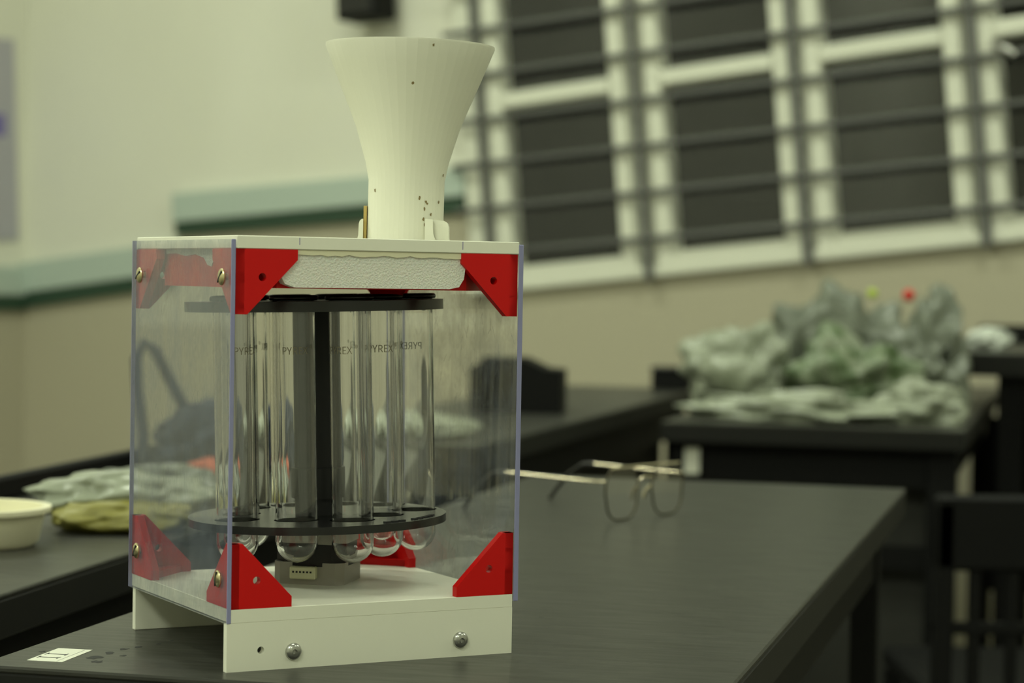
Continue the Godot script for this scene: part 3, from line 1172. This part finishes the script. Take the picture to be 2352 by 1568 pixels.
# ==================================================================== glasses
func glasses() -> void:
	var b := Basis(Vector3(0.604, 0, -0.797), Vector3.UP, Vector3(0.797, 0, 0.604))
	var o := thing("eyeglasses", "thin gold wire rimmed glasses standing on the lab table", "glasses", Transform3D(b, Vector3(0.1215, 0.75, -2.054)))
	for s in [-1.0, 1.0]:
		var pts := []
		var cx: float = s * 0.0365
		for k in 40:
			var a := TAU * k / 40
			var ca := signf(cos(a)) * pow(absf(cos(a)), 0.72)
			var sa := signf(sin(a)) * pow(absf(sin(a)), 0.72)
			pts.append(Vector3(cx + 0.026 * ca * (1.0 if sa > 0 else 0.93), 0.0245 + 0.0235 * sa, 0.0))
		var st := begin()
		pipe(st, pts, 0.001, 8, true)
		obj("rim", st, M.rim_metal, o)
		st = begin()
		var pl := PackedVector2Array()
		for p in pts:
			pl.append(Vector2(p.x, -p.y))
		prism(st, pl, -0.0008, 0.0008, Transform3D(Basis(Vector3.RIGHT, PI / 2), Vector3()))
		obj("lens", st, M.acrylic, o)
		st = begin()
		pipe(st, [Vector3(s * 0.0625, 0.036, 0), Vector3(s * 0.067, 0.0365, -0.003), Vector3(s * 0.068, 0.0365, -0.02), Vector3(s * 0.069, 0.0385, -0.11)], 0.0013, 8)
		var tm := obj("temple", st, M.gold, o)
		st = begin()
		pipe(st, [Vector3(s * 0.069, 0.0385, -0.105), Vector3(s * 0.069, 0.037, -0.118), Vector3(s * 0.068, 0.028, -0.132), Vector3(s * 0.067, 0.013, -0.146), Vector3(s * 0.066, 0.0022, -0.154)], 0.0021, 8)
		obj("temple_tip", st, M.dark_tip, tm)
		st = begin()
		pipe(st, [Vector3(s * 0.012, 0.03, 0), Vector3(s * 0.01, 0.024, -0.006), Vector3(s * 0.0095, 0.017, -0.008)], 0.0016, 8)
		obj("nose_pad", st, M.gold, o)
	var st := begin()
	pipe(st, [Vector3(-0.0125, 0.034, 0), Vector3(-0.006, 0.037, 0.001), Vector3(0.006, 0.037, 0.001), Vector3(0.0125, 0.034, 0)], 0.0011, 8)
	obj("bridge", st, M.gold, o)
	st = begin()
	pipe(st, [Vector3(-0.055, 0.047, 0.0), Vector3(-0.02, 0.0475, 0.001), Vector3(0.02, 0.0475, 0.001), Vector3(0.055, 0.047, 0.0)], 0.0011, 8)
	obj("brow_bar", st, M.gold, o)


# ==================================================================== things on the other desks
func lump(called: String, label: String, category: String, at: Vector3, size: Vector3, m: Material, sd: int, turn := 0.0, rough := 0.4, group := "") -> MeshInstance3D:
	var o := obj(called, crumpled(size, sd, rough), m)
	o.transform = Transform3D(Basis(Vector3.UP, turn), at)
	tag(o, label, category, group)
	return o


func clutter() -> void:
	# left desk
	var tub := thing("basin", "cream plastic basin on the left desk", "basin", Transform3D(Basis(), Vector3(-0.414, 0.7505, -1.77)))
	var st := begin()
	lathe(st, [Vector2(0, 0), Vector2(0.046, 0), Vector2(0.050, 0.004), Vector2(0.0545, 0.025), Vector2(0.0595, 0.0262), Vector2(0.0595, 0.0300), Vector2(0.053, 0.0300), Vector2(0.048, 0.005), Vector2(0, 0.003)], 48)
	obj("bowl", st, M.cream, tub)
	var cb := thing("plastic_bag", "pale plastic bag with yellow contents beside the cream basin", "plastic bag", Transform3D(Basis(Vector3.UP, 0.3), Vector3(-0.320, 0.7505, -1.89)))
	obj("yellow_contents", crumpled(Vector3(0.115, 0.027, 0.085), 47, 0.22), M.bag_yellow, cb)
	var up := obj("wrapping", crumpled(Vector3(0.145, 0.033, 0.085), 43, 0.4), M.bag_white, cb)
	up.position = Vector3(0.004, 0.011, -0.032)
	# desk behind
	var nb := thing("navy_pouch", "navy cloth bag with an upright loop handle behind the dispenser", "bag", Transform3D(Basis(Vector3.UP, 0.2), Vector3(-0.306, 0.7505, -2.49)))
	obj("body", crumpled(Vector3(0.15, 0.075, 0.09), 51, 0.35), M.navy, nb)
	st = begin()
	pipe(st, [Vector3(-0.092, 0.0085, 0.01), Vector3(-0.092, 0.04, 0.005), Vector3(-0.098, 0.085, 0), Vector3(-0.1, 0.118, 0), Vector3(-0.092, 0.137, 0), Vector3(-0.08, 0.128, 0), Vector3(-0.066, 0.1, 0), Vector3(-0.05, 0.07, 0), Vector3(-0.03, 0.04, 0)], 0.006, 10)
	obj("handle", st, M.navy, nb)
	lump("red_cloth", "small crumpled orange red cloth in front of the navy bag", "cloth", Vector3(-0.312, 0.7505, -2.36), Vector3(0.065, 0.020, 0.04), M.coral, 61)
	lump("plastic_bag", "clear crumpled bag between the yellow bag and the navy bag", "plastic bag", Vector3(-0.322, 0.7505, -2.12), Vector3(0.12, 0.035, 0.1), M.bag_grey, 45, 0.3, 0.35)
	lump("white_sheet", "white crumpled plastic sheet on the desk behind the dispenser", "plastic sheet", Vector3(-0.145, 0.75, -3.05), Vector3(0.21, 0.034, 0.13), M.bag_white, 71, 0.2, 0.2)
	var bb := thing("black_box", "black box with a notched top on the desk behind the dispenser", "box", Transform3D(Basis(Vector3.UP, -0.1), Vector3(0.010, 0.75, -3.66)))
	st = begin()
	var pr := PackedVector2Array()
	for p in [[-0.072, 0.0], [0.074, 0.0], [0.074, 0.068], [0.047, 0.070], [0.03, 0.078], [0.012, 0.086], [-0.052, 0.086], [-0.058, 0.074], [-0.072, 0.072]]:
		pr.append(Vector2(p[0], -p[1]))
	prism(st, pr, -0.06, 0.05, Transform3D(Basis(Vector3.RIGHT, PI / 2), Vector3()))
	obj("body", st, M.frame_black, bb)
	st = begin()
	box(st, Vector3(-0.04, 0.086, -0.03), Vector3(0.0, 0.0875, 0.02), 0.0005)
	obj("lid", st, M.black, bb)
	var ck := thing("black_crate", "black crate on the far end of the desk behind the bags", "crate", row_frame(-0.775, 4.44, 0.75))
	st = begin()
	box(st, Vector3(-0.036, 0, -0.04), Vector3(0.036, 0.038, 0.04), 0.003)
	obj("body", st, M.frame_black, ck)
	st = begin()
	box(st, Vector3(-0.039, 0.038, -0.043), Vector3(0.039, 0.045, 0.043), 0.003)
	obj("rim", st, M.black, ck)
	# heap of bags
	var heap := [
		[0.375, 0.75, -3.76, 0.165, 0.145, 0.18, "bag_white", 101, "white plastic bag at the left end of the heap"],
		[0.565, 0.75, -4.00, 0.27, 0.190, 0.17, "bag_grey", 103, "pale grey plastic bag at the back and top of the heap"],
		[0.560, 0.75, -3.72, 0.20, 0.125, 0.17, "bag_green", 104, "green and white printed plastic bag in the middle of the heap"],
		[0.430, 0.75, -3.545, 0.29, 0.042, 0.10, "bag_white", 105, "flat white plastic bag along the front of the heap"],
		[0.700, 0.75, -3.80, 0.115, 0.175, 0.16, "bag_grey", 106, "clear grey plastic bag at the upper right of the heap"],
		[0.635, 0.75, -3.52, 0.12, 0.058, 0.09, "bag_white", 107, "small white plastic bag at the right foot of the heap"]]
	for h in heap:
		lump("plastic_bag", h[8], "plastic bag", Vector3(h[0], h[1], h[2]), Vector3(h[3], h[4], h[5]), M[h[6]], h[7], 0.3 * (h[7] % 5) - 0.6, 0.66, "crumpled plastic bags on the desk")
	for q in [[0.655, 0.945, -3.80, "ball_red", 0.0105, "small red knob on top of the bag heap"], [0.598, 0.947, -3.82, "ball_green", 0.0085, "small yellow green knob on top of the bag heap"]]:
		st = begin()
		var pf := []
		for k in 13:
			pf.append(Vector2(sin(PI * k / 12) * q[4], q[4] - cos(PI * k / 12) * q[4]))
		lathe(st, pf, 20)
		var o := obj("knob", st, M[q[3]])
		o.position = Vector3(q[0], q[1] - q[4], q[2])
		tag(o, q[5], "knob")
	lump("crumpled_film", "crumpled shiny clear film on the taller bench", "plastic film", Vector3(0.86, 0.85, -4.15), Vector3(0.085, 0.035, 0.06), M.foil, 81, 0.3, 0.5)
	var tg := obj("paper_tag", begin_box(Vector3(-0.0115, -0.02, 0), Vector3(0.0115, 0.02, 0.0006)), M.paper)
	tg.transform = Transform3D(Basis(Vector3.UP, TURN), row_frame(-0.571, 3.4524, 0.69).origin)
	tag(tg, "white paper tag on the front leg of the bag desk", "tag")


func begin_box(lo: Vector3, hi: Vector3) -> SurfaceTool:
	var st := begin()
	box(st, lo, hi)
	return st
